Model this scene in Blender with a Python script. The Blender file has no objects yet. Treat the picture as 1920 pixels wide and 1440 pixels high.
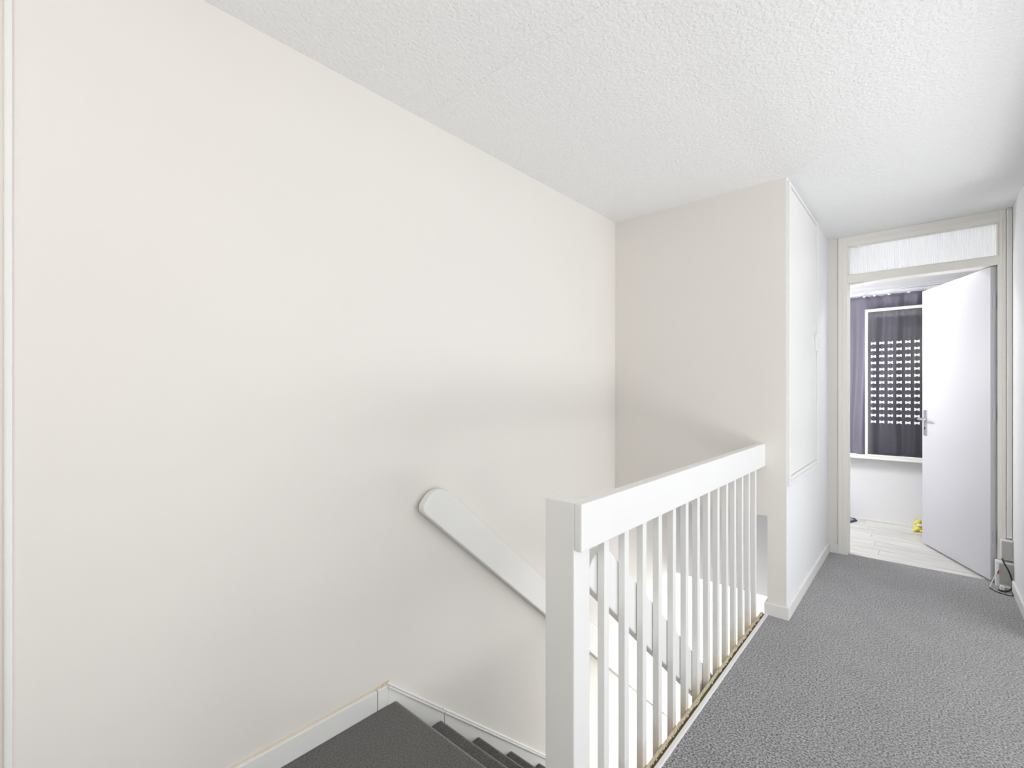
import bpy, bmesh, math, random
from mathutils import Vector, Matrix
random.seed(7)
sc = bpy.context.scene
C = sc.collection

# ---------------------------------------------------------------- camera
TH = 0.7223
cam = bpy.data.cameras.new('camera')
cam.sensor_fit = 'HORIZONTAL'; cam.sensor_width = 36.0
cam.lens = 879.82 / 1920 * 36.0
cam.shift_y = (731.53 - 720) / 1920
cam.clip_start = 0.02
cam_o = bpy.data.objects.new('camera', cam); C.objects.link(cam_o)
cam_o.location = (0, 0, 1.25)
cam_o.rotation_euler = (math.pi / 2, 0, TH)
sc.camera = cam_o

# ---------------------------------------------------------------- view, world, lights
sc.view_settings.view_transform = 'Standard'
sc.view_settings.look = 'None'
sc.view_settings.exposure = 0.09
sc.view_settings.gamma = 1.0
sc.view_settings.use_curve_mapping = False
w = bpy.data.worlds.new('sky'); sc.world = w; w.use_nodes = True
w.node_tree.nodes['Background'].inputs[0].default_value = (0.93, 0.96, 1.0, 1)
w.node_tree.nodes['Background'].inputs[1].default_value = 0.4

def area(name, loc, direction, sx, sy, power, col=(1, 1, 1)):
    l = bpy.data.lights.new(name, 'AREA'); l.shape = 'RECTANGLE'
    l.size = sx; l.size_y = sy; l.energy = power; l.color = col
    o = bpy.data.objects.new(name, l); C.objects.link(o); o.location = loc
    o.rotation_euler = Vector(direction).to_track_quat('-Z', 'Y').to_euler()
    return o
DAY = (0.97, 0.985, 1.0)
def lamp(name, loc, r, power, col=(1, 1, 1)):
    l = bpy.data.lights.new(name, 'POINT'); l.shadow_soft_size = r; l.energy = power; l.color = col
    o = bpy.data.objects.new(name, l); C.objects.link(o); o.location = loc; return o
# daylight arriving through the wide opening on the right of the hall
area('far_side_daylight', (1.75, 2.80, 1.15), (-1, 0, 0), 1.3, 2.2, 15, DAY)
area('side_daylight', (1.75, 1.35, 1.15), (-1, 0, 0), 1.3, 2.2, 9, DAY)
# unseen fill lights added on the right to brighten ceiling, hall and walls
area('side_up_fill', (1.35, 1.5, 0.12), (-0.5, 0, 1), 2.6, 1.4, 44, DAY)
lamp('side_room_fill', (1.10, 2.35, 1.85), 0.25, 17, (1.0, 0.99, 0.98))
lamp('near_side_fill', (0.95, -0.05, 0.95), 0.22, 10, (1.0, 0.99, 0.98))
# unseen fill lights added behind the camera and low in the stairwell
lamp('landing_fill', (0.20, -0.70, 1.95), 0.16, 12, (1.0, 0.98, 0.95))
lamp('stairwell_fill', (-0.85, 3.10, -1.0), 0.12, 15, (1.0, 0.99, 0.97))
# bedroom: unseen fills added for room and transom, and the window behind the curtain
lamp('bedroom_fill', (-0.98, 4.72, 1.45), 0.14, 27, (0.97, 0.98, 1.0))
area('transom_fill', (-0.04, 4.88, 2.36), (0, -0.7, -1), 1.1, 0.10, 7, (0.98, 0.99, 1.0))
area('bedroom_window_daylight', (0.0, 5.98, 1.4), (0, -1, 0), 1.9, 1.5, 80, (0.93, 0.95, 1.0))
# ground floor hall at the foot of the stairs
area('ground_floor_daylight', (-0.6, 6.1, -1.3), (0, -1, 0), 1.6, 1.9, 60, DAY)

# ---------------------------------------------------------------- materials
def srgb(r, g, b):
    f = lambda v: (v / 255 / 12.92) if v / 255 <= 0.04045 else ((v / 255 + 0.055) / 1.055) ** 2.4
    return (f(r), f(g), f(b), 1)

def mat(name, col, rough=0.6, bump=0.0, scale=60, var=0.0, vscale=3.0, detail=4, dist=0.002, metallic=0, spec=0.4):
    m = bpy.data.materials.new(name); m.use_nodes = True
    nt = m.node_tree; b = nt.nodes['Principled BSDF']
    b.inputs['Base Color'].default_value = col
    b.inputs['Roughness'].default_value = rough
    b.inputs['Metallic'].default_value = metallic
    b.inputs['Specular IOR Level'].default_value = spec
    tc = nt.nodes.new('ShaderNodeTexCoord')
    geo = nt.nodes.new('ShaderNodeNewGeometry')
    if var:
        n = nt.nodes.new('ShaderNodeTexNoise'); n.inputs['Scale'].default_value = vscale; n.inputs['Detail'].default_value = 3
        nt.links.new(geo.outputs['Position'], n.inputs['Vector'])
        mx = nt.nodes.new('ShaderNodeMix'); mx.data_type = 'RGBA'
        mx.inputs['A'].default_value = [c * (1 - var) for c in col[:3]] + [1]
        mx.inputs['B'].default_value = [min(1, c * (1 + var * .5)) for c in col[:3]] + [1]
        nt.links.new(n.outputs['Fac'], mx.inputs['Factor'])
        nt.links.new(mx.outputs['Result'], b.inputs['Base Color'])
    if bump:
        n2 = nt.nodes.new('ShaderNodeTexNoise'); n2.inputs['Scale'].default_value = scale; n2.inputs['Detail'].default_value = detail
        nt.links.new(geo.outputs['Position'], n2.inputs['Vector'])
        bp = nt.nodes.new('ShaderNodeBump'); bp.inputs['Strength'].default_value = bump; bp.inputs['Distance'].default_value = dist
        nt.links.new(n2.outputs['Fac'], bp.inputs['Height'])
        nt.links.new(bp.outputs['Normal'], b.inputs['Normal'])
    return m

M = {}
M['cream'] = mat('cream_wall_paint', srgb(235, 231, 226), .75, .12, 45, .03, 1.3)
M['whitewall'] = mat('white_wall_paint', srgb(240, 240, 241), .7, .12, 40, .015, 2)
M['ceil'] = mat('stippled_ceiling_paint', srgb(243, 243, 243), .85, .65, 82, .01, 2, detail=2, dist=.008)
M['gloss'] = mat('white_gloss_paint', srgb(238, 238, 236), .38, .10, 25, .02, 6)
M['offwhite'] = mat('aged_white_gloss_paint', srgb(246, 243, 236), .42, .08, 25, .02, 6)
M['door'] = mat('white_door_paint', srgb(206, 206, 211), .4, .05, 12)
M['header'] = mat('pale_grey_emulsion', srgb(226, 226, 230), .7, .1, 40)
M['lam_gap'] = mat('plank_joint', srgb(196, 192, 186), .8)
M['ochre'] = mat('dirty_ochre_bottom_rail', srgb(218, 204, 174), .7, .4, 80, .25, 30)
M['groove'] = mat('dark_dusty_groove', srgb(105, 98, 70), .9, .4, 90, .3, 40)
M['caulk'] = mat('yellowed_caulk', srgb(230, 217, 190), .7, .5, 60, .15, 18)
M['crack'] = mat('brown_joint_dirt', srgb(140, 122, 96), .9, .5, 90, .3, 60)
M['steel'] = mat('satin_aluminium', srgb(205, 207, 210), .3, metallic=.9)
M['dark'] = mat('dark_hole', srgb(35, 35, 38), .6)
M['plastic'] = mat('white_plastic', srgb(240, 240, 240), .35)
M['greyplastic'] = mat('grey_plastic', srgb(188, 186, 180), .45)
M['red'] = mat('red_mark', srgb(205, 60, 75), .45)
M['black'] = mat('black_cable_rubber', srgb(38, 42, 50), .45)
M['yellow'] = mat('yellow_plush', srgb(240, 232, 110), .9, .6, 150, .12, 60)
M['whitecloth'] = mat('white_cloth', srgb(240, 240, 238), .9)
M['matblue'] = mat('blue_grey_mat', srgb(150, 162, 190), .95, .6, 200, .12, 60)
M['matdark'] = mat('dark_mat_border', srgb(70, 78, 92), .95)
M['sticker'] = mat('white_sticker', srgb(245, 245, 245), .5)
M['sash'] = mat('white_sash_paint', srgb(245, 243, 238), .4)

def carpet(name, dark, light, sc1=260, relief=.004):
    m = bpy.data.materials.new(name); m.use_nodes = True
    nt = m.node_tree; b = nt.nodes['Principled BSDF']; b.inputs['Roughness'].default_value = 1.0
    b.inputs['Specular IOR Level'].default_value = .1
    b.inputs['Sheen Weight'].default_value = .55; b.inputs['Sheen Roughness'].default_value = .6
    geo = nt.nodes.new('ShaderNodeNewGeometry')
    def noise(s, d):
        n = nt.nodes.new('ShaderNodeTexNoise'); n.inputs['Scale'].default_value = s; n.inputs['Detail'].default_value = d
        n.inputs['Roughness'].default_value = .7
        nt.links.new(geo.outputs['Position'], n.inputs['Vector']); return n
    n1 = noise(sc1, 6); n2 = noise(5, 3)
    r = nt.nodes.new('ShaderNodeValToRGB'); r.color_ramp.elements[0].position = .42; r.color_ramp.elements[1].position = .58
    r.color_ramp.elements[0].color = dark; r.color_ramp.elements[1].color = light
    nt.links.new(n1.outputs['Fac'], r.inputs['Fac'])
    hs = nt.nodes.new('ShaderNodeHueSaturation')
    mr = nt.nodes.new('ShaderNodeMapRange'); mr.inputs['From Min'].default_value = .3; mr.inputs['From Max'].default_value = .7
    mr.inputs['To Min'].default_value = .9; mr.inputs['To Max'].default_value = 1.1
    nt.links.new(n2.outputs['Fac'], mr.inputs['Value']); nt.links.new(mr.outputs['Result'], hs.inputs['Value'])
    nt.links.new(r.outputs['Color'], hs.inputs['Color']); nt.links.new(hs.outputs['Color'], b.inputs['Base Color'])
    bp = nt.nodes.new('ShaderNodeBump'); bp.inputs['Strength'].default_value = 1; bp.inputs['Distance'].default_value = relief
    nt.links.new(n1.outputs['Fac'], bp.inputs['Height']); nt.links.new(bp.outputs['Normal'], b.inputs['Normal'])
    return m
M['carpet'] = carpet('grey_twist_carpet', srgb(32, 32, 34), srgb(178, 177, 177), 140, .003)
M['stair_carpet'] = carpet('dark_stair_carpet', srgb(26, 25, 23), srgb(94, 91, 86), 190, .0016)  # same shader as the hall carpet, darker and slightly warmer

def plank_mat():
    m = bpy.data.materials.new('pale_grey_laminate'); m.use_nodes = True
    nt = m.node_tree; b = nt.nodes['Principled BSDF']; b.inputs['Roughness'].default_value = .35
    geo = nt.nodes.new('ShaderNodeNewGeometry'); oi = nt.nodes.new('ShaderNodeObjectInfo')
    mp = nt.nodes.new('ShaderNodeMapping'); mp.inputs['Scale'].default_value = (1.5, 26, 1)
    add = nt.nodes.new('ShaderNodeVectorMath'); add.operation = 'ADD'
    nt.links.new(geo.outputs['Position'], add.inputs[0])
    cmb = nt.nodes.new('ShaderNodeCombineXYZ'); ml = nt.nodes.new('ShaderNodeMath'); ml.operation = 'MULTIPLY'; ml.inputs[1].default_value = 30
    nt.links.new(oi.outputs['Random'], ml.inputs[0]); nt.links.new(ml.outputs[0], cmb.inputs[0])
    nt.links.new(cmb.outputs[0], add.inputs[1]); nt.links.new(add.outputs[0], mp.inputs['Vector'])
    n = nt.nodes.new('ShaderNodeTexNoise'); n.inputs['Scale'].default_value = 2.2; n.inputs['Detail'].default_value = 5
    nt.links.new(mp.outputs['Vector'], n.inputs['Vector'])
    r = nt.nodes.new('ShaderNodeValToRGB'); r.color_ramp.elements[0].position = .3; r.color_ramp.elements[1].position = .7
    r.color_ramp.elements[0].color = srgb(196, 193, 188); r.color_ramp.elements[1].color = srgb(238, 237, 234)
    nt.links.new(n.outputs['Fac'], r.inputs['Fac'])
    hs = nt.nodes.new('ShaderNodeHueSaturation')
    mr = nt.nodes.new('ShaderNodeMapRange'); mr.inputs['To Min'].default_value = .93; mr.inputs['To Max'].default_value = 1.04
    nt.links.new(oi.outputs['Random'], mr.inputs['Value']); nt.links.new(mr.outputs['Result'], hs.inputs['Value'])
    nt.links.new(r.outputs['Color'], hs.inputs['Color']); nt.links.new(hs.outputs['Color'], b.inputs['Base Color'])
    return m
M['laminate'] = plank_mat()

def stained_mat():   # white gloss with yellow-brown grime on the lowest few centimetres of the balusters
    m = mat('white_gloss_with_grimy_foot', srgb(238, 238, 236), .4, .08, 25)
    nt = m.node_tree; b = nt.nodes['Principled BSDF']
    geo = nt.nodes.new('ShaderNodeNewGeometry'); sp = nt.nodes.new('ShaderNodeSeparateXYZ')
    nt.links.new(geo.outputs['Position'], sp.inputs[0])
    n = nt.nodes.new('ShaderNodeTexNoise'); n.inputs['Scale'].default_value = 22; nt.links.new(geo.outputs['Position'], n.inputs['Vector'])
    ad = nt.nodes.new('ShaderNodeMath'); ad.operation = 'MULTIPLY_ADD'; ad.inputs[1].default_value = -.11; 
    nt.links.new(n.outputs['Fac'], ad.inputs[0]); nt.links.new(sp.outputs['Z'], ad.inputs[2])
    mr = nt.nodes.new('ShaderNodeMapRange'); mr.inputs['From Min'].default_value = -.05; mr.inputs['From Max'].default_value = .06
    mr.inputs['To Min'].default_value = .5; mr.inputs['To Max'].default_value = 0
    nt.links.new(ad.outputs[0], mr.inputs['Value'])
    mx = nt.nodes.new('ShaderNodeMix'); mx.data_type = 'RGBA'
    mx.inputs['A'].default_value = srgb(238, 238, 236); mx.inputs['B'].default_value = srgb(196, 172, 132)
    nt.links.new(mr.outputs['Result'], mx.inputs['Factor']); nt.links.new(mx.outputs['Result'], b.inputs['Base Color'])
    return m
M['baluster'] = stained_mat()

def glass_mat(name, reeded=False):
    m = bpy.data.materials.new(name); m.use_nodes = True
    nt = m.node_tree; nt.nodes.remove(nt.nodes['Principled BSDF']); out = nt.nodes['Material Output']
    if reeded:
        tr = nt.nodes.new('ShaderNodeBsdfTranslucent'); tr.inputs[0].default_value = srgb(252, 253, 254)
        df = nt.nodes.new('ShaderNodeBsdfDiffuse'); df.inputs[0].default_value = srgb(248, 250, 250)
        a0 = nt.nodes.new('ShaderNodeMixShader'); a0.inputs[0].default_value = .35
        tp = nt.nodes.new('ShaderNodeBsdfTransparent'); a = nt.nodes.new('ShaderNodeMixShader'); a.inputs[0].default_value = .1
        nt.links.new(tr.outputs[0], a0.inputs[1]); nt.links.new(df.outputs[0], a0.inputs[2])
        nt.links.new(a0.outputs[0], a.inputs[1]); nt.links.new(tp.outputs[0], a.inputs[2])
    else:
        a = nt.nodes.new('ShaderNodeBsdfTransparent'); a.inputs[0].default_value = (.93, .94, .94, 1)
    gl = nt.nodes.new('ShaderNodeBsdfGlossy'); gl.inputs['Roughness'].default_value = .03 if not reeded else .2
    fr = nt.nodes.new('ShaderNodeFresnel'); fr.inputs[0].default_value = 1.5
    mx = nt.nodes.new('ShaderNodeMixShader'); nt.links.new(fr.outputs[0], mx.inputs[0])
    nt.links.new(a.outputs[0], mx.inputs[1]); nt.links.new(gl.outputs[0], mx.inputs[2]); nt.links.new(mx.outputs[0], out.inputs[0])
    return m
M['glass'] = glass_mat('clear_glass'); M['reeded'] = glass_mat('reeded_glass', True)

def curtain_mat():
    m = bpy.data.materials.new('plum_grey_curtain_cloth'); m.use_nodes = True
    nt = m.node_tree; b = nt.nodes['Principled BSDF']; out = nt.nodes['Material Output']
    col = srgb(132, 127, 140)
    b.inputs['Base Color'].default_value = col; b.inputs['Roughness'].default_value = .55
    b.inputs['Sheen Weight'].default_value = .4
    geo = nt.nodes.new('ShaderNodeNewGeometry')
    wv = nt.nodes.new('ShaderNodeTexVoronoi'); wv.inputs['Scale'].default_value = 90
    nt.links.new(geo.outputs['Position'], wv.inputs['Vector'])
    bp = nt.nodes.new('ShaderNodeBump'); bp.inputs['Strength'].default_value = .35; bp.inputs['Distance'].default_value = .003
    nt.links.new(wv.outputs['Distance'], bp.inputs['Height']); nt.links.new(bp.outputs['Normal'], b.inputs['Normal'])
    tr = nt.nodes.new('ShaderNodeBsdfTranslucent'); tr.inputs[0].default_value = srgb(150, 148, 164)
    mx = nt.nodes.new('ShaderNodeMixShader'); mx.inputs[0].default_value = .3
    nt.links.new(b.outputs[0], mx.inputs[1]); nt.links.new(tr.outputs[0], mx.inputs[2]); nt.links.new(mx.outputs[0], out.inputs[0])
    return m
M['curtain'] = curtain_mat()

# ---------------------------------------------------------------- mesh helpers
def bm_box(bm, x0, x1, y0, y1, z0, z1, bev=0.0):
    t = bmesh.new()
    v = [t.verts.new((x, y, z)) for x in (x0, x1) for y in (y0, y1) for z in (z0, z1)]
    for f in ((0, 1, 3, 2), (4, 6, 7, 5), (0, 4, 5, 1), (2, 3, 7, 6), (0, 2, 6, 4), (1, 5, 7, 3)):
        t.faces.new([v[i] for i in f])
    if bev:
        bmesh.ops.bevel(t, geom=list(t.edges), offset=bev, segments=2, affect='EDGES', profile=.5)
    me = bpy.data.meshes.new('tmp'); t.to_mesh(me); t.free(); bm.from_mesh(me); bpy.data.meshes.remove(me)

def bm_prism(bm, pts, axis, a0, a1, bev=0.0):
    """closed 2D outline extruded along an axis; pts are (u,v): axis X -> (y,z), axis Y -> (x,z), axis Z -> (x,y)"""
    t = bmesh.new()
    def P(u, v, a):
        return {'X': (a, u, v), 'Y': (u, a, v), 'Z': (u, v, a)}[axis]
    A = [t.verts.new(P(u, v, a0)) for u, v in pts]; B = [t.verts.new(P(u, v, a1)) for u, v in pts]
    fa = t.faces.new(A); fb = t.faces.new(B[::-1]); n = len(pts)
    for i in range(n): t.faces.new((A[i], B[i], B[(i + 1) % n], A[(i + 1) % n]))
    bmesh.ops.recalc_face_normals(t, faces=t.faces)
    if bev:
        es = set(fa.edges) | set(fb.edges)
        bmesh.ops.bevel(t, geom=list(es), offset=bev, segments=3, affect='EDGES', profile=.5)
    me = bpy.data.meshes.new('tmp'); t.to_mesh(me); t.free(); bm.from_mesh(me); bpy.data.meshes.remove(me)

def bm_tube(bm, pts, r, n=10):
    pts = [Vector(p) for p in pts]; rings = []
    for i, p in enumerate(pts):
        d = (pts[min(i + 1, len(pts) - 1)] - pts[max(i - 1, 0)]).normalized()
        u = d.cross(Vector((0, 0, 1)))
        if u.length < 1e-3: u = d.cross(Vector((1, 0, 0)))
        u.normalize(); v = d.cross(u)
        rings.append([bm.verts.new(p + r * (math.cos(a) * u + math.sin(a) * v)) for a in [2 * math.pi * k / n for k in range(n)]])
    for a, b in zip(rings, rings[1:]):
        for k in range(n): bm.faces.new((a[k], a[(k + 1) % n], b[(k + 1) % n], b[k]))
    bm.faces.new(rings[0][::-1]); bm.faces.new(rings[-1])

def smooth_path(pts, k=8):
    P = [Vector(p) for p in pts]; P = [P[0]] + P + [P[-1]]; out = []
    for i in range(1, len(P) - 2):
        for j in range(k):
            t = j / k; a, b, c, d = P[i - 1], P[i], P[i + 1], P[i + 2]
            out.append(.5 * ((2 * b) + (c - a) * t + (2 * a - 5 * b + 4 * c - d) * t * t + (3 * b - a - 3 * c + d) * t ** 3))
    out.append(P[-2]); return out

def obj(name, bm, m, parent=None, smooth=False):
    me = bpy.data.meshes.new(name); bmesh.ops.recalc_face_normals(bm, faces=bm.faces); bm.to_mesh(me); bm.free()
    me.materials.append(M[m] if isinstance(m, str) else m)
    if smooth: 
        for p in me.polygons: p.use_smooth = True
    o = bpy.data.objects.new(name, me); C.objects.link(o)
    if parent: o.parent = parent
    return o
def box(name, x0, x1, y0, y1, z0, z1, m, parent=None, bev=0.0):
    bm = bmesh.new(); bm_box(bm, x0, x1, y0, y1, z0, z1, bev); return obj(name, bm, m, parent)
def prism(name, pts, axis, a0, a1, m, parent=None, bev=0.0, smooth=False):
    bm = bmesh.new(); bm_prism(bm, pts, axis, a0, a1, bev); return obj(name, bm, m, parent, smooth)
def tube(name, pts, r, m, parent=None, n=10):
    bm = bmesh.new(); bm_tube(bm, pts, r, n); return obj(name, bm, m, parent, True)
def structure(o): o['kind'] = 'structure'; return o
def tag(o, label, cat, group=None):
    o['label'] = label; o['category'] = cat
    if group: o['group'] = group
    return o
def empty(name, label, cat, loc=(0, 0, 0), group=None):
    o = bpy.data.objects.new(name, None); C.objects.link(o); o.empty_display_size = .05
    o.location = loc; return tag(o, label, cat, group)
def rehome(root):
    """children are modelled in world coordinates: keep them there under an Empty that stands at the thing's base"""
    bpy.context.view_layer.update()
    for ch in root.children:
        ch.matrix_parent_inverse = root.matrix_world.inverted()

# ---------------------------------------------------------------- dimensions
XL, XC, XW = -1.613, -0.568, 0.415        # left wall, cupboard side wall, right wall
YE, YD, YW = 2.91, 4.355, 5.658           # cupboard front, doorway wall, bedroom window wall
ZC = 2.41
XR = -0.673                                # hall face of the landing rail
GO, RI, N0 = 0.2328, 0.2013, 1.12          # going, rise, first nosing
SL = RI / GO
ZG = -13 * RI                              # ground floor

# ---------------------------------------------------------------- structure
structure(box('floor', -.656, XW, -1.0, 4.388, -.25, 0, 'carpet'))
def nose(yb, yn, z, zb, back, r=.019):
    """stair outline: flat tread from yb to yn, rounded carpet nosing, underside back to the riser, riser down to zb"""
    pts = [(yb, z), (yn - r, z)]
    for k in range(1, 8):
        a = math.pi / 2 - math.pi * k / 8
        pts.append((yn - r + r * math.cos(a), z - r + r * math.sin(a)))
    pts += [(yn - r, z - 2 * r), (yn - back, z - 2 * r - .004), (yn - back, zb), (yb, zb)]
    return pts
bm = bmesh.new()
bm_prism(bm, nose(-1.0, N0, 0, -RI, .03), 'X', XL, -.7955)
bm_box(bm, -.795, -.656, -1.0, 1.036, -.25, 0)
structure(obj('floor', bm, 'stair_carpet'))
# ceiling with one hairline joint between two boards
structure(box('ceiling', XL - .1, XW + .1, -1.0, 1.2385, ZC, ZC + .1, 'ceil'))
structure(box('ceiling', XL - .1, XW + .1, 1.2392, YD + .02, ZC, ZC + .1, 'ceil'))
# left wall, running down to the ground floor; doorway at its near end
bm = bmesh.new()
bm_box(bm, XL - .12, XL, .037, 6.4, ZG - .1, ZC)
bm_box(bm, XL - .12, XL, -1.0, -.90, -.25, ZC)
bm_box(bm, XL - .12, XL, -.90, .037, 2.32, ZC)
structure(obj('wall_left', bm, 'cream'))
# right wall with an unseen opening, widened to spread the side light evenly
bm = bmesh.new()
for y0, y1 in ((-1.0, -.55), (3.45, YD + .1)): bm_box(bm, XW, XW + .12, y0, y1, -.25, ZC)
bm_box(bm, XW, XW + .12, -.55, 3.45, 2.2, ZC)
structure(obj('wall_right', bm, 'whitewall'))
structure(box('wall_back', XL - .12, XW + .12, -1.1, -1.0, -.25, ZC, 'cream'))
# built-in cupboard over the stairs: front panel above the stairs and pier standing on the landing edge
structure(box('wall_front', XL, -.662, YE, YE + .05, .547, ZC, 'cream'))
structure(box('wall_front', XL, -.662, YE + .05, 3.9, .547, .60, 'header'))
bm = bmesh.new()
bm_box(bm, -.662, XC - .004, YE, YE + .09, -.25, ZC)
structure(obj('wall_pier', bm, 'cream'))
bm = bmesh.new()
bm_box(bm, XC - .004, XC, YE + .0, YD + .1, -.25, ZC)
bm_box(bm, -.662, XC - .004, YE + .09, YD + .1, -.25, ZC)
structure(obj('wall_cupboard', bm, 'whitewall'))
# header that closes the stairwell under the cupboard
structure(box('wall_header', XL, -.662, 3.9, 3.98, -.295, .547, 'header'))
structure(box('wall_stair', -.6962, -.60, 1.04, 3.9, ZG, -.25, 'whitewall'))
structure(box('trim_4', -.6962, -.6725, 1.04, YE, -.25, -.003, 'gloss'))
structure(box('ceiling', XL, XW, 3.98, 6.3, -.295, -.27, 'header'))
structure(box('floor', XL, XW, -.2, 6.3, ZG - .1, ZG, 'laminate'))
structure(box('wall_ground', XL, XW, 6.2, 6.3, ZG, -.295, 'whitewall'))
structure(box('wall_ground', XW, XW + .1, 3.9, 6.3, ZG, -.295, 'whitewall'))
structure(box('wall_ground', -.70, XW, 3.82, 3.9, ZG, -.25, 'whitewall'))

# wall with the bedroom doorway
bm = bmesh.new()
bm_box(bm, XC, -.501, YD, YD + .1, -.02, ZC)
bm_box(bm, .386, XW, YD + .0, YD + .1, -.02, ZC)
structure(obj('wall_doorway', bm, 'cream'))
# bedroom
RX0, RX1 = -1.9, 1.7
bm = bmesh.new()
bm_box(bm, RX0, -1.0, YW, YW + .25, -.1, ZC); bm_box(bm, 1.0, RX1, YW, YW + .25, -.1, ZC)
bm_box(bm, -1.0, 1.0, YW, YW + .25, -.1, .59); bm_box(bm, -1.0, 1.0, YW, YW + .25, 2.165, ZC)
structure(obj('wall_window', bm, 'whitewall'))
structure(box('wall_bedroom', RX0 - .1, RX0, YD + .1, YW, -.1, ZC, 'whitewall'))
structure(box('wall_bedroom', RX1, RX1 + .1, YD + .1, YW, -.1, ZC, 'whitewall'))
bm = bmesh.new()
bm_box(bm, RX0, XC - .1, YD + .1, YD + .14, -.1, ZC); bm_box(bm, XW + .12, RX1, YD + .1, YD + .14, -.1, ZC)
structure(obj('wall_bedroom', bm, 'whitewall'))
structure(box('ceiling', RX0, RX1, YD + .02, 5.0, ZC, ZC + .1, 'whitewall'))
structure(box('ceiling', RX0, RX1, 5.0, YW, 2.205, ZC, 'whitewall'))
# laminate floor, plank by plank
fl = structure(box('floor', RX0, RX1, 4.388, YW, -.1, -.0095, 'lam_gap'))
y = 4.388; row = 0
while y < YW - .01:
    y1 = min(y + .128, YW); x = RX0 + (row * .53) % 1.1 - 1.1
    while x < RX1:
        a, b = max(x, RX0), min(x + 1.1, RX1)
        if b - a > .02:
            box('plank', a + .0008, b - .0008, y + .0008, y1 - .0008, -.012, -.002, 'laminate', fl, .0006)
        x += 1.1
    y = y1; row += 1

# ---------------------------------------------------------------- skirtings
bb = structure(box('baseboard_left', XL, XL + .014, .052, 1.0235, 0, .079, 'gloss', bev=.003))
box('caulk_line', XL, XL + .004, .052, 1.02, .079, .083, 'caulk', bb)
box('joint', XL, XL + .010, 1.0235, 1.0265, 0, .074, 'crack', bb)
bb2 = structure(box('baseboard_left', XL, XL + .014, 1.0265, 1.073, 0, .079, 'gloss', bev=.003))
# crumbling filler above the short piece
bm = bmesh.new()
for k in range(16):
    yy = 1.022 + k * .0038; zz = .079 + .006 * (k / 15) + random.uniform(0, .004)
    bm_box(bm, XL, XL + random.uniform(.003, .008), yy, yy + .005, .077, zz + .003, .0008)
o = obj('filler', bm, 'caulk', bb2); o['kind'] = 'stuff'
# raked skirting beside the stairs
def rz(yv, off): return off - SL * (yv - 1.073)
def raked(y0, y1, name):
    pts = [(y0, rz(y0, .079)), (y1, rz(y1, .079)), (y1, rz(y1, -.36)), (y0, max(rz(y0, -.36), -.36))]
    return structure(prism(name, pts, 'X', XL, XL + .014, 'gloss'))
s1 = raked(1.073, 1.361, 'baseboard_left')
pts = [(1.073, rz(1.073, .079)), (1.361, rz(1.361, .079)), (1.361, rz(1.361, .069)), (1.073, rz(1.073, .069))]
prism('moulding', pts, 'X', XL + .014, XL + .019, 'gloss', s1, .0015)
prism('moulding', [(a, b + .012) for a, b in pts], 'X', XL, XL + .006, 'gloss', s1, .0015)
box('joint', XL, XL + .0145, 1.361, 1.3635, -.6, -.19, 'crack', s1)
s2 = raked(1.3635, 3.90, 'baseboard_left')
pts = [(1.3635, rz(1.3635, .079)), (3.9, rz(3.9, .079)), (3.9, rz(3.9, .069)), (1.3635, rz(1.3635, .069))]
prism('moulding', pts, 'X', XL + .014, XL + .019, 'gloss', s2, .0015)
prism('moulding', [(a, b + .012) for a, b in pts], 'X', XL, XL + .006, 'gloss', s2, .0015)
# skirting round the pier, along the cupboard wall, beside the door and on the right wall
H = .068
structure(box('baseboard_front', -.676, XC + .013, YE - .013, YE, -.002, H, 'gloss', bev=.003))
structure(box('baseboard_front', -.676, -.662, YE, YE + .09, -.02, H, 'gloss', bev=.003))
bs = structure(box('baseboard_hall', XC, XC + .013, YE, YD, -.002, H, 'gloss', bev=.003))
bm = bmesh.new()      # lumpy paint and filler along the top edge
for k in range(70):
    yy = YE + .02 + k * .0203
    bm_box(bm, XC, XC + random.uniform(.003, .008), yy, yy + .024, H - .006, H + random.uniform(0, .007), .0015)
o = obj('filler', bm, 'gloss', bs); o['kind'] = 'stuff'
structure(box('baseboard_doorway', XC + .013, -.501, YD - .013, YD, -.002, H, 'gloss', bev=.003))
structure(box('baseboard_right', XW - .013, XW, 3.45, YD - .1, -.002, H, 'gloss', bev=.003))
structure(box('floor', XW, XW + 1.6, -.55, 3.45, -.25, 0, 'carpet'))
structure(box('baseboard_bedroom', RX0, RX1, YW - .008, YW, -.002, .012, 'gloss', bev=.002))

# near door frame on the left wall, mostly outside the picture
t = structure(box('trim_1', XL, XL + .012, .037, .051, 0, 2.34, 'gloss', bev=.004))
d1 = structure(box('door_1', XL - .085, XL - .045, -.88, .030, .004, 2.30, 'offwhite', bev=.002))
structure(box('trim_2', XL - .12, XL - .002, .030, .037, 0, 2.32, 'offwhite'))

# ---------------------------------------------------------------- bedroom door frame (trim_3)
FY0, FY1 = YD - .012, YD + .10
fr = structure(box('trim_3', -.501, -.441, FY0, FY1, -.002, ZC, 'offwhite', bev=.002))
def fpart(name, *a, m='offwhite', bev=.0015): return box(name, *a, m, fr, bev)
fpart('stop_bead', -.447, -.434, FY0 + .050, FY1 - .03, 0, 2.06)
fpart('face_bead', -.474, -.470, FY0 - .003, FY0 + .002, .07, 2.37)
fpart('frame_post', .356, .387, FY0, FY1, -.002, ZC)
fpart('stop_bead', .349, .357, FY0 + .0, FY0 + .012, 0, 2.06)
fpart('face_bead', .369, .373, FY0 - .003, FY0 + .002, .07, 2.37)
fpart('head', -.441, .356, FY0, FY1, 2.335, ZC)
fpart('face_bead', -.441, .356, FY0 - .003, FY0 + .002, 2.368, 2.374)
fpart('transom_bar', -.441, .356, FY0, FY1, 2.06, 2.118)
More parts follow.
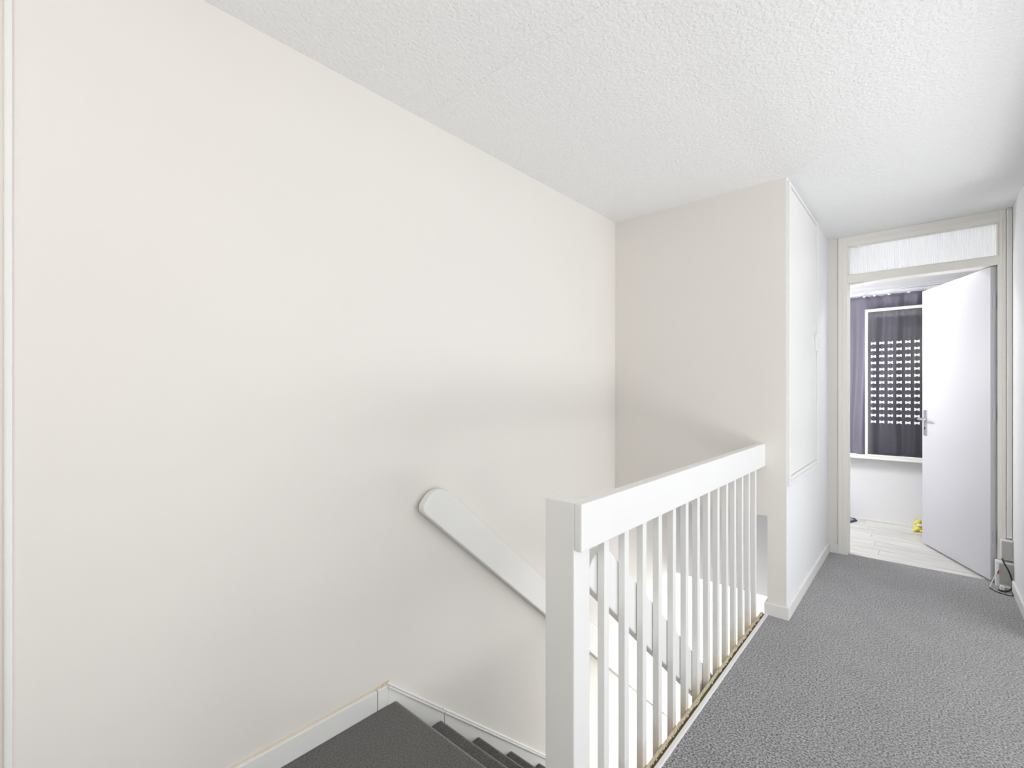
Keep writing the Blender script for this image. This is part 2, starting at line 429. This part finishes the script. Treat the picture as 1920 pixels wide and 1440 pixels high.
# reeded transom light
fpart('glazing_bead', -.441, -.430, FY0 + .012, FY0 + .03, 2.118, 2.335)
fpart('glazing_bead', .346, .356, FY0 + .012, FY0 + .03, 2.118, 2.335)
fpart('glazing_bead', -.430, .346, FY0 + .012, FY0 + .03, 2.118, 2.124)
fpart('glazing_bead', -.430, .346, FY0 + .012, FY0 + .03, 2.329, 2.335)
bm = bmesh.new(); n = 66; x0, x1 = -.432, .348; pts = []
for k in range(n * 4 + 1):
    xx = x0 + (x1 - x0) * k / (n * 4); ph = (k % 4) / 4
    pts.append((xx, FY0 + .034 - .0028 * math.sin(math.pi * ph)))
pts += [(x1, FY0 + .040), (x0, FY0 + .040)]
bm_prism(bm, pts, 'Z', 2.12, 2.333)
g = obj('reeded_pane', bm, 'reeded', fr)
# ---------------------------------------------------------------- bedroom door (door_3)
hinge = Vector((.317, 4.349, 0)); u = (Vector((-.0184, 5.0741, 0)) - hinge).normalized(); nrm = Vector((u.y, -u.x, 0))   # nrm: away from the camera side
if nrm.x < 0: nrm = -nrm
def leaf_pts(a0, a1, d0, d1):
    return [(hinge + u * a + nrm * d).to_2d()[:] for a, d in ((a0, d0), (a1, d0), (a1, d1), (a0, d1))]
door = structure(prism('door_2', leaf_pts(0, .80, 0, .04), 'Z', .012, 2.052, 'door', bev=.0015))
for z in (.25, 1.05, 1.78):
    hg = prism('hinge', leaf_pts(-.004, -.0005, .012, .040), 'Z', z, z + .085, 'steel', door)
    p = hinge + u * -.006 + nrm * .040
    tube('hinge_knuckle', [(p.x, p.y, z), (p.x, p.y, z + .085)], .005, 'steel', hg)
def handle(side):
    s = -1 if side < 0 else 1; off = 0 if side < 0 else .04
    def dd(k): return off + s * k
    pl = prism('handle_plate', leaf_pts(.732, .768, dd(-.0), dd(.007)), 'Z', .885, 1.090, 'steel', door, .002)
    q = lambda a, k, z: tuple((hinge + u * a + nrm * dd(k)).to_3d() + Vector((0, 0, z)))
    path = smooth_path([q(.750, .0, 1.018), q(.750, .035, 1.018), q(.748, .050, 1.018), q(.735, .056, 1.018), q(.70, .056, 1.017), q(.64, .054, 1.015)], 5)
    tube('lever', path, .0085, 'steel', pl, 12)
    p0, p1 = q(.750, .0065, .945), q(.750, .0085, .945)
    tube('keyhole', [p0, p1], .008, 'dark', pl, 14)
handle(-1); handle(1)

# ---------------------------------------------------------------- access panel in the cupboard side wall (door_3)
hx = XC
cd = structure(box('door_3', hx, hx + .006, 2.955, 3.79, .775, 2.375, 'gloss', bev=.002))
box('frame_strip', hx, hx + .014, 2.920, 2.954, .722, 2.392, 'gloss', cd, .003)
box('frame_strip', hx, hx + .014, 3.792, 3.822, .745, 2.392, 'gloss', cd, .003)
box('frame_strip', hx, hx + .014, 2.954, 3.822, .722, .750, 'gloss', cd, .003)
box('frame_strip', hx, hx + .014, 2.954, 3.792, 2.378, 2.392, 'gloss', cd, .003)
box('panel_edge', hx, hx + .018, 2.956, 3.790, .753, .773, 'gloss', cd, .004)
bm = bmesh.new()
pts = []
for a in [math.pi * k / 12 - math.pi / 2 for k in range(13)]:
    pass
r = .028
pts = [(3.735, 1.515), (3.735 + .075 - r, 1.515)] + [(3.81 - r + r * math.sin(a), 1.515 + r - r * math.cos(a)) for a in [math.pi / 2 * k / 6 for k in range(1, 7)]]
pts += [(3.81 - r + r * math.cos(a), 1.630 - r + r * math.sin(a)) for a in [math.pi / 2 * k / 6 for k in range(0, 7)]] + [(3.735, 1.630)]
bm_prism(bm, pts, 'X', hx + .006, hx + .026, .004)
latch = obj('latch', bm, 'plastic', cd)
box('latch_button', hx + .026, hx + .031, 3.745, 3.765, 1.535, 1.61, 'plastic', latch, .002)

# ---------------------------------------------------------------- staircase
st = empty('staircase', 'steep staircase in dark carpet descending beside the cream wall', 'stairs', (-1.2, N0, 0))
for i in range(1, 13):
    yn = N0 + i * GO; z = -i * RI
    prism('carpeted_step', nose(yn - GO - .028, yn, z, z - RI, .03), 'X', XL + .0155, -.721, 'stair_carpet', st)
rehome(st)

# ---------------------------------------------------------------- handrails
def handrail_outline(ys, zs_bottom, length, hh=.141, r1=.088, r2=.034):
    """board outline in the (y,z) plane, axis sloping down at the stair pitch, near end rounded"""
    a = math.atan(SL); ux, uz = math.cos(a), -math.sin(a); nx, nz = math.sin(a), math.cos(a)
    loc = [(r2, 0), (length, 0), (length, hh), (r1, hh)]
    for k in range(1, 9):
        t = math.pi / 2 * k / 8; loc.append((r1 - r1 * math.sin(t), hh - r1 + r1 * math.cos(t)))
    for k in range(0, 7):
        t = math.pi / 2 * k / 7; loc.append((r2 - r2 * math.cos(t), r2 - r2 * math.sin(t)))
    return [(ys + s * ux + h * nx, zs_bottom + s * uz + h * nz) for s, h in loc]
hr = empty('handrail', 'white board handrail with rounded top end fixed to the cream wall', 'handrail', (XL, 1.25, .75))
prism('rail_board', handrail_outline(1.205, .752, 3.3), 'X', -1.600, -1.563, 'gloss', hr, .006)
for k, s in enumerate((.35, 1.6, 2.9)):
    a = math.atan(SL); yy = 1.205 + s * math.cos(a) + .05; zz = .752 - s * math.sin(a) + .05
    box('wall_spacer', XL, -1.599, yy, yy + .04, zz - .02, zz + .02, 'gloss', hr)
rehome(hr)
hr2 = empty('handrail', 'white board handrail fixed behind the landing balusters, sloping down the stairs', 'handrail', (-.74, 1.14, .69))
prism('rail_board', handrail_outline(1.128, .709, 3.15, .133, .08, .03), 'X', -.760, -.7215, 'gloss', hr2, .006)
rehome(hr2)

# ---------------------------------------------------------------- landing balustrade
ba = empty('balustrade', 'white painted landing balustrade with broad top rail and square newel post', 'railing', (-.70, 1.9, 0))
box('newel_post', -.793, -.697, 1.039, 1.118, -.199, .953, 'gloss', ba, .004)
tr = box('top_rail', -.697, XR, 1.039, YE, .824, .951, 'gloss', ba, .004)
for i in range(14):
    y0 = 1.1953 + i * .1234
    box('baluster', -.7200, -.6972, y0, y0 + .028, -.20, .925, 'baluster', ba, .0015)
box('rail_backing', -.7200, -.6975, 1.12, YE, .926, .947, 'gloss', ba, .002)
box('bottom_rail', -.6958, -.684, 1.12, YE, -.0028, .0035, 'ochre', ba, .002)
box('edge_groove', -.684, -.6725, 1.12, YE - .014, -.0028, -.001, 'groove', ba)
box('carpet_edging', -.672, -.656, 1.04, YE - .014, -.06, .007, 'gloss', ba, .0025)
bm = bmesh.new()
rr = random.Random(3)
for k in range(260):
    yy = 1.13 + rr.random() * 1.76; s = rr.uniform(.002, .006); xx = -.690 + rr.uniform(-.004, .008)
    bm_box(bm, xx, xx + s, yy, yy + s * rr.uniform(1, 3), .001, .0035 + s * .5, .0006)
o = obj('crumbling_filler', bm, 'caulk', ba); o['kind'] = 'stuff'
rehome(ba)

# ---------------------------------------------------------------- window, sill, curtain, glazed panel
structure(box('window_1', -1.0, 1.0, YW + .16, YW + .17, .60, 2.16, 'glass'))
wf = structure(box('trim_5', -1.0, -.94, YW + .13, YW + .19, .60, 2.16, 'gloss'))
for a in ((.94, 1.0, .60, 2.16), (-.03, .03, .60, 2.16), (-.94, .94, .60, .66), (-.94, .94, 2.10, 2.16)):
    box('window_frame_bar', a[0], a[1], YW + .131, YW + .189, a[2], a[3], 'gloss', wf)
structure(box('trim_6', -1.02, 1.02, YW - .115, YW + .05, .600, .626, 'offwhite', bev=.004))

cu = empty('curtain', 'plum grey patterned curtain hanging from rings across the bedroom window', 'curtain', (-.1, YW - .05, .63))
NX, NZ = 300, 40; cx0, cx1 = -.98, .98
hooks = [-.93, -.80, -.68, -.56, -.44, -.362, -.255, -.115, .02, .16, .30, .44, .58, .72, .86]
def foldy(x):
    ph = 30 * x + 2.2 * math.sin(3.1 * x + .7) + 1.1 * math.sin(7.7 * x)
    return math.sin(ph) + .35 * math.sin(2.3 * ph + 1) 
bm = bmesh.new(); grid = []
for j in range(NZ + 1):
    v = j / NZ; row = []
    for i in range(NX + 1):
        x = cx0 + (cx1 - cx0) * i / NX
        dn = min(abs(x - h) for h in hooks)
        gaps = [b - a for a, b in zip(hooks, hooks[1:]) if a <= x <= b]
        gp = gaps[0] if gaps else .1
        slack = .016 if gp < .12 else .004
        dip = slack * min(1, dn / (.5 * gp)) ** 2
        ztop = 2.150 - dip; z = ztop + (.634 - ztop) * v
        amp = .008 + .030 * min(1, v * 5)
        xx = x + .012 * math.sin(9 * x + 4 * v) * v
        yy = YW - .026 + amp * foldy(x + .02 * math.sin(3 * v + 5 * x))* .8 + .004 * math.sin(20 * v + 30 * x) * math.exp(-6 * v)
        row.append(bm.verts.new((xx, yy, z)))
    grid.append(row)
for j in range(NZ):
    for i in range(NX): bm.faces.new((grid[j][i], grid[j][i + 1], grid[j + 1][i + 1], grid[j + 1][i]))
cl = obj('curtain_cloth', bm, 'curtain', cu, True)
sm = cl.modifiers.new('thickness', 'SOLIDIFY'); sm.thickness = .0012
rod = tube('curtain_rod', [(-1.0, YW - .05, 2.185), (1.0, YW - .05, 2.185)], .004, 'steel', cu)
ringmesh = None
for h in hooks:
    path = [(h, YW - .05 + .011 * math.sin(a), 2.180 + .013 * math.cos(a)) for a in [2 * math.pi * k / 14 for k in range(15)]]
    path = path[:8] + [(h, YW - .052, 2.163), (h + .001, YW - .072, 2.152), (h + .002, YW - .078, 2.142)]
    rg = tube('curtain_ring', smooth_path(path, 2), .0016, 'plastic', cu, 6)
    bm = bmesh.new(); bmesh.ops.create_uvsphere(bm, u_segments=10, v_segments=6, radius=.0085, matrix=Matrix.Translation((h + .002, YW - .082, 2.140)) @ Matrix.Diagonal((1.6, .7, .9, 1)))
    obj('ring_clip', bm, 'plastic', rg, True)
rehome(cu)

PY = YW - .10
pn = empty('glass_panel', 'white-framed glass panel with rows of bow-tie marks standing before the curtain', 'window', (.12, PY, .626))
px0, px1, pz0, pz1 = -.430, .66, .6275, 2.012
for a in ((px0, px0 + .022, pz0, pz1), (px1 - .022, px1, pz0, pz1)): box('stile', a[0], a[1], PY - .012, PY + .010, a[2], a[3], 'sash', pn, .002)
for a in ((px0 + .022, px1 - .022, pz0, pz0 + .018), (px0 + .022, px1 - .022, pz1 - .026, pz1)): box('frame_rail', a[0], a[1], PY - .012, PY + .010, a[2], a[3], 'sash', pn, .002)
pane = box('pane', px0 + .021, px1 - .021, PY - .003, PY + .001, pz0 + .017, pz1 - .025, 'glass', pn)
bm = bmesh.new()
W2, H2, wa = .0185, .0135, .0055
bm_prism(bm, [(-W2, -H2), (-W2 * .45, -H2 * .75), (0, -wa), (W2 * .45, -H2 * .75), (W2, -H2), (W2, H2), (W2 * .45, H2 * .75), (0, wa), (-W2 * .45, H2 * .75), (-W2, H2)], 'Y', -.0006, 0)
st0 = None
for i in range(16):
    for j in range(13):
        if st0 is None: o = obj('bow_tie_sticker', bm, 'sticker', pane); st0 = o
        else: o = st0.copy(); C.objects.link(o); o.parent = pane
        o.location = (-.367 + i * .062, PY - .0033, .9545 + j * .0612)
rehome(pn)

# ---------------------------------------------------------------- things on the bedroom floor
mt = empty('floor_mat', 'blue-grey mat with dark border lying by the left door jamb', 'mat', (-.85, 5.45, 0))
pts = [(-1.25, 5.20), (-.61, 5.20), (-.488, 5.545), (-.515, 5.625), (-1.25, 5.625)]
prism('border', pts, 'Z', -.0015, .008, 'matdark', mt, .002)
cx = sum(p[0] for p in pts) / 5; cy = sum(p[1] for p in pts) / 5
prism('pile', [(cx + (a - cx) * .93, cy + (b - cy) * .88) for a, b in pts], 'Z', .008, .013, 'matblue', mt, .002)
rehome(mt)

ty = empty('soft_toy', 'small yellow and white plush toy on the laminate by the open door', 'toy', (-.035, 5.50, 0))
def blob(name, c, r, m, parent, sc=(1, 1, 1), seed=0):
    bm = bmesh.new(); bmesh.ops.create_icosphere(bm, subdivisions=3, radius=r)
    rr = random.Random(seed)
    from mathutils import noise
    for v in bm.verts:
        v.co = Vector((v.co.x * sc[0], v.co.y * sc[1], v.co.z * sc[2])) * (1 + .22 * noise.noise(v.co * 45 + Vector((seed, 0, 0)))) + Vector(c)
    return obj(name, bm, m, parent, True)
blob('body', (-.045, 5.50, .031), .034, 'yellow', ty, (1.1, 1, .9), 1)
blob('head', (-.050, 5.495, .078), .024, 'yellow', ty, (1, 1, .95), 5)
blob('ear', (-.066, 5.495, .098), .009, 'yellow', ty, (1, .6, 1.3), 7)
blob('ear', (-.034, 5.495, .098), .009, 'yellow', ty, (1, .6, 1.3), 8)
blob('muzzle', (-.038, 5.470, .060), .013, 'whitecloth', ty, (1.5, .9, .8), 3)
blob('foot', (-.070, 5.475, .012), .014, 'yellow', ty, (1.2, 1.3, .8), 9)
blob('foot', (-.022, 5.470, .012), .014, 'yellow', ty, (1.2, 1.3, .8), 10)
rehome(ty)

# ---------------------------------------------------------------- trunking, boxes and cables in the right corner
tk = empty('cable_trunking', 'slim cream cable trunking in the corner right of the door frame', 'trunking', (.40, YD - .012, .30))
box('trunking_channel', .389, .4135, YD - .022, YD - .0005, .305, ZC - .001, 'offwhite', tk, .002)
box('trunking_lid', .391, .399, YD - .026, YD - .022, .305, ZC - .001, 'plastic', tk, .001)
rehome(tk)
jb = empty('junction_box', 'grey-fronted white box under the trunking, upper of the two', 'socket box', (.39, YD - .05, .17))
box('casing', .358, .4148, YD - .055, YD - .0125, .172, .298, 'plastic', jb, .003)
box('cover', .3655, .411, YD - .058, YD - .055, .178, .290, 'greyplastic', jb, .001)
rehome(jb)
rb = empty('router_box', 'larger grey-fronted box with red mark standing on the carpet corner', 'network box', (.38, YD - .06, 0))
box('casing', .336, .4148, YD - .068, YD - .0125, .0, .160, 'plastic', rb, .003)
box('cover', .352, .411, YD - .072, YD - .068, .022, .150, 'greyplastic', rb, .001)
box('plug', .336, .350, YD - .090, YD - .068, .085, .135, 'plastic', rb, .003)
box('red_mark', .3375, .3485, YD - .0915, YD - .090, .088, .110, 'red', rb, .0005)
rehome(rb)
path = smooth_path([(.366, YD - .060, .180), (.372, YD - .085, .160), (.392, YD - .11, .115), (.404, YD - .115, .06), (.400, YD - .13, .02), (.375, YD - .16, .006), (.352, YD - .17, .006), (.342, YD - .15, .006)])
tag(tube('black_cable', path, .0042, 'black'), 'thick black cable looping from the upper box down onto the carpet', 'cable')
path = smooth_path([(.343, YD - .094, .115), (.334, YD - .108, .09), (.318, YD - .114, .04), (.306, YD - .122, .004), (.296, YD - .150, .004)])
tag(tube('white_cable', path, .0028, 'plastic'), 'thin white cable hanging from the plug with the red mark', 'cable')
path = smooth_path([(.300, YD - .125, .004), (.325, YD - .19, .004), (.355, YD - .215, .004), (.395, YD - .22, .004), (.400, YD - .16, .004)])
tag(tube('thin_cable', path, .0025, 'black'), 'thin dark cable lying on the carpet, outermost of the loops', 'cable')
ad = empty('plug_adapter', 'small white plug adapter on the carpet among the cables', 'plug', (.36, YD - .115, 0))
box('adapter_body', .350, .372, YD - .135, YD - .105, .0, .026, 'plastic', ad, .004)
box('adapter_label', .376, .398, YD - .118, YD - .096, .0, .020, 'caulk', ad, .003)
rehome(ad)
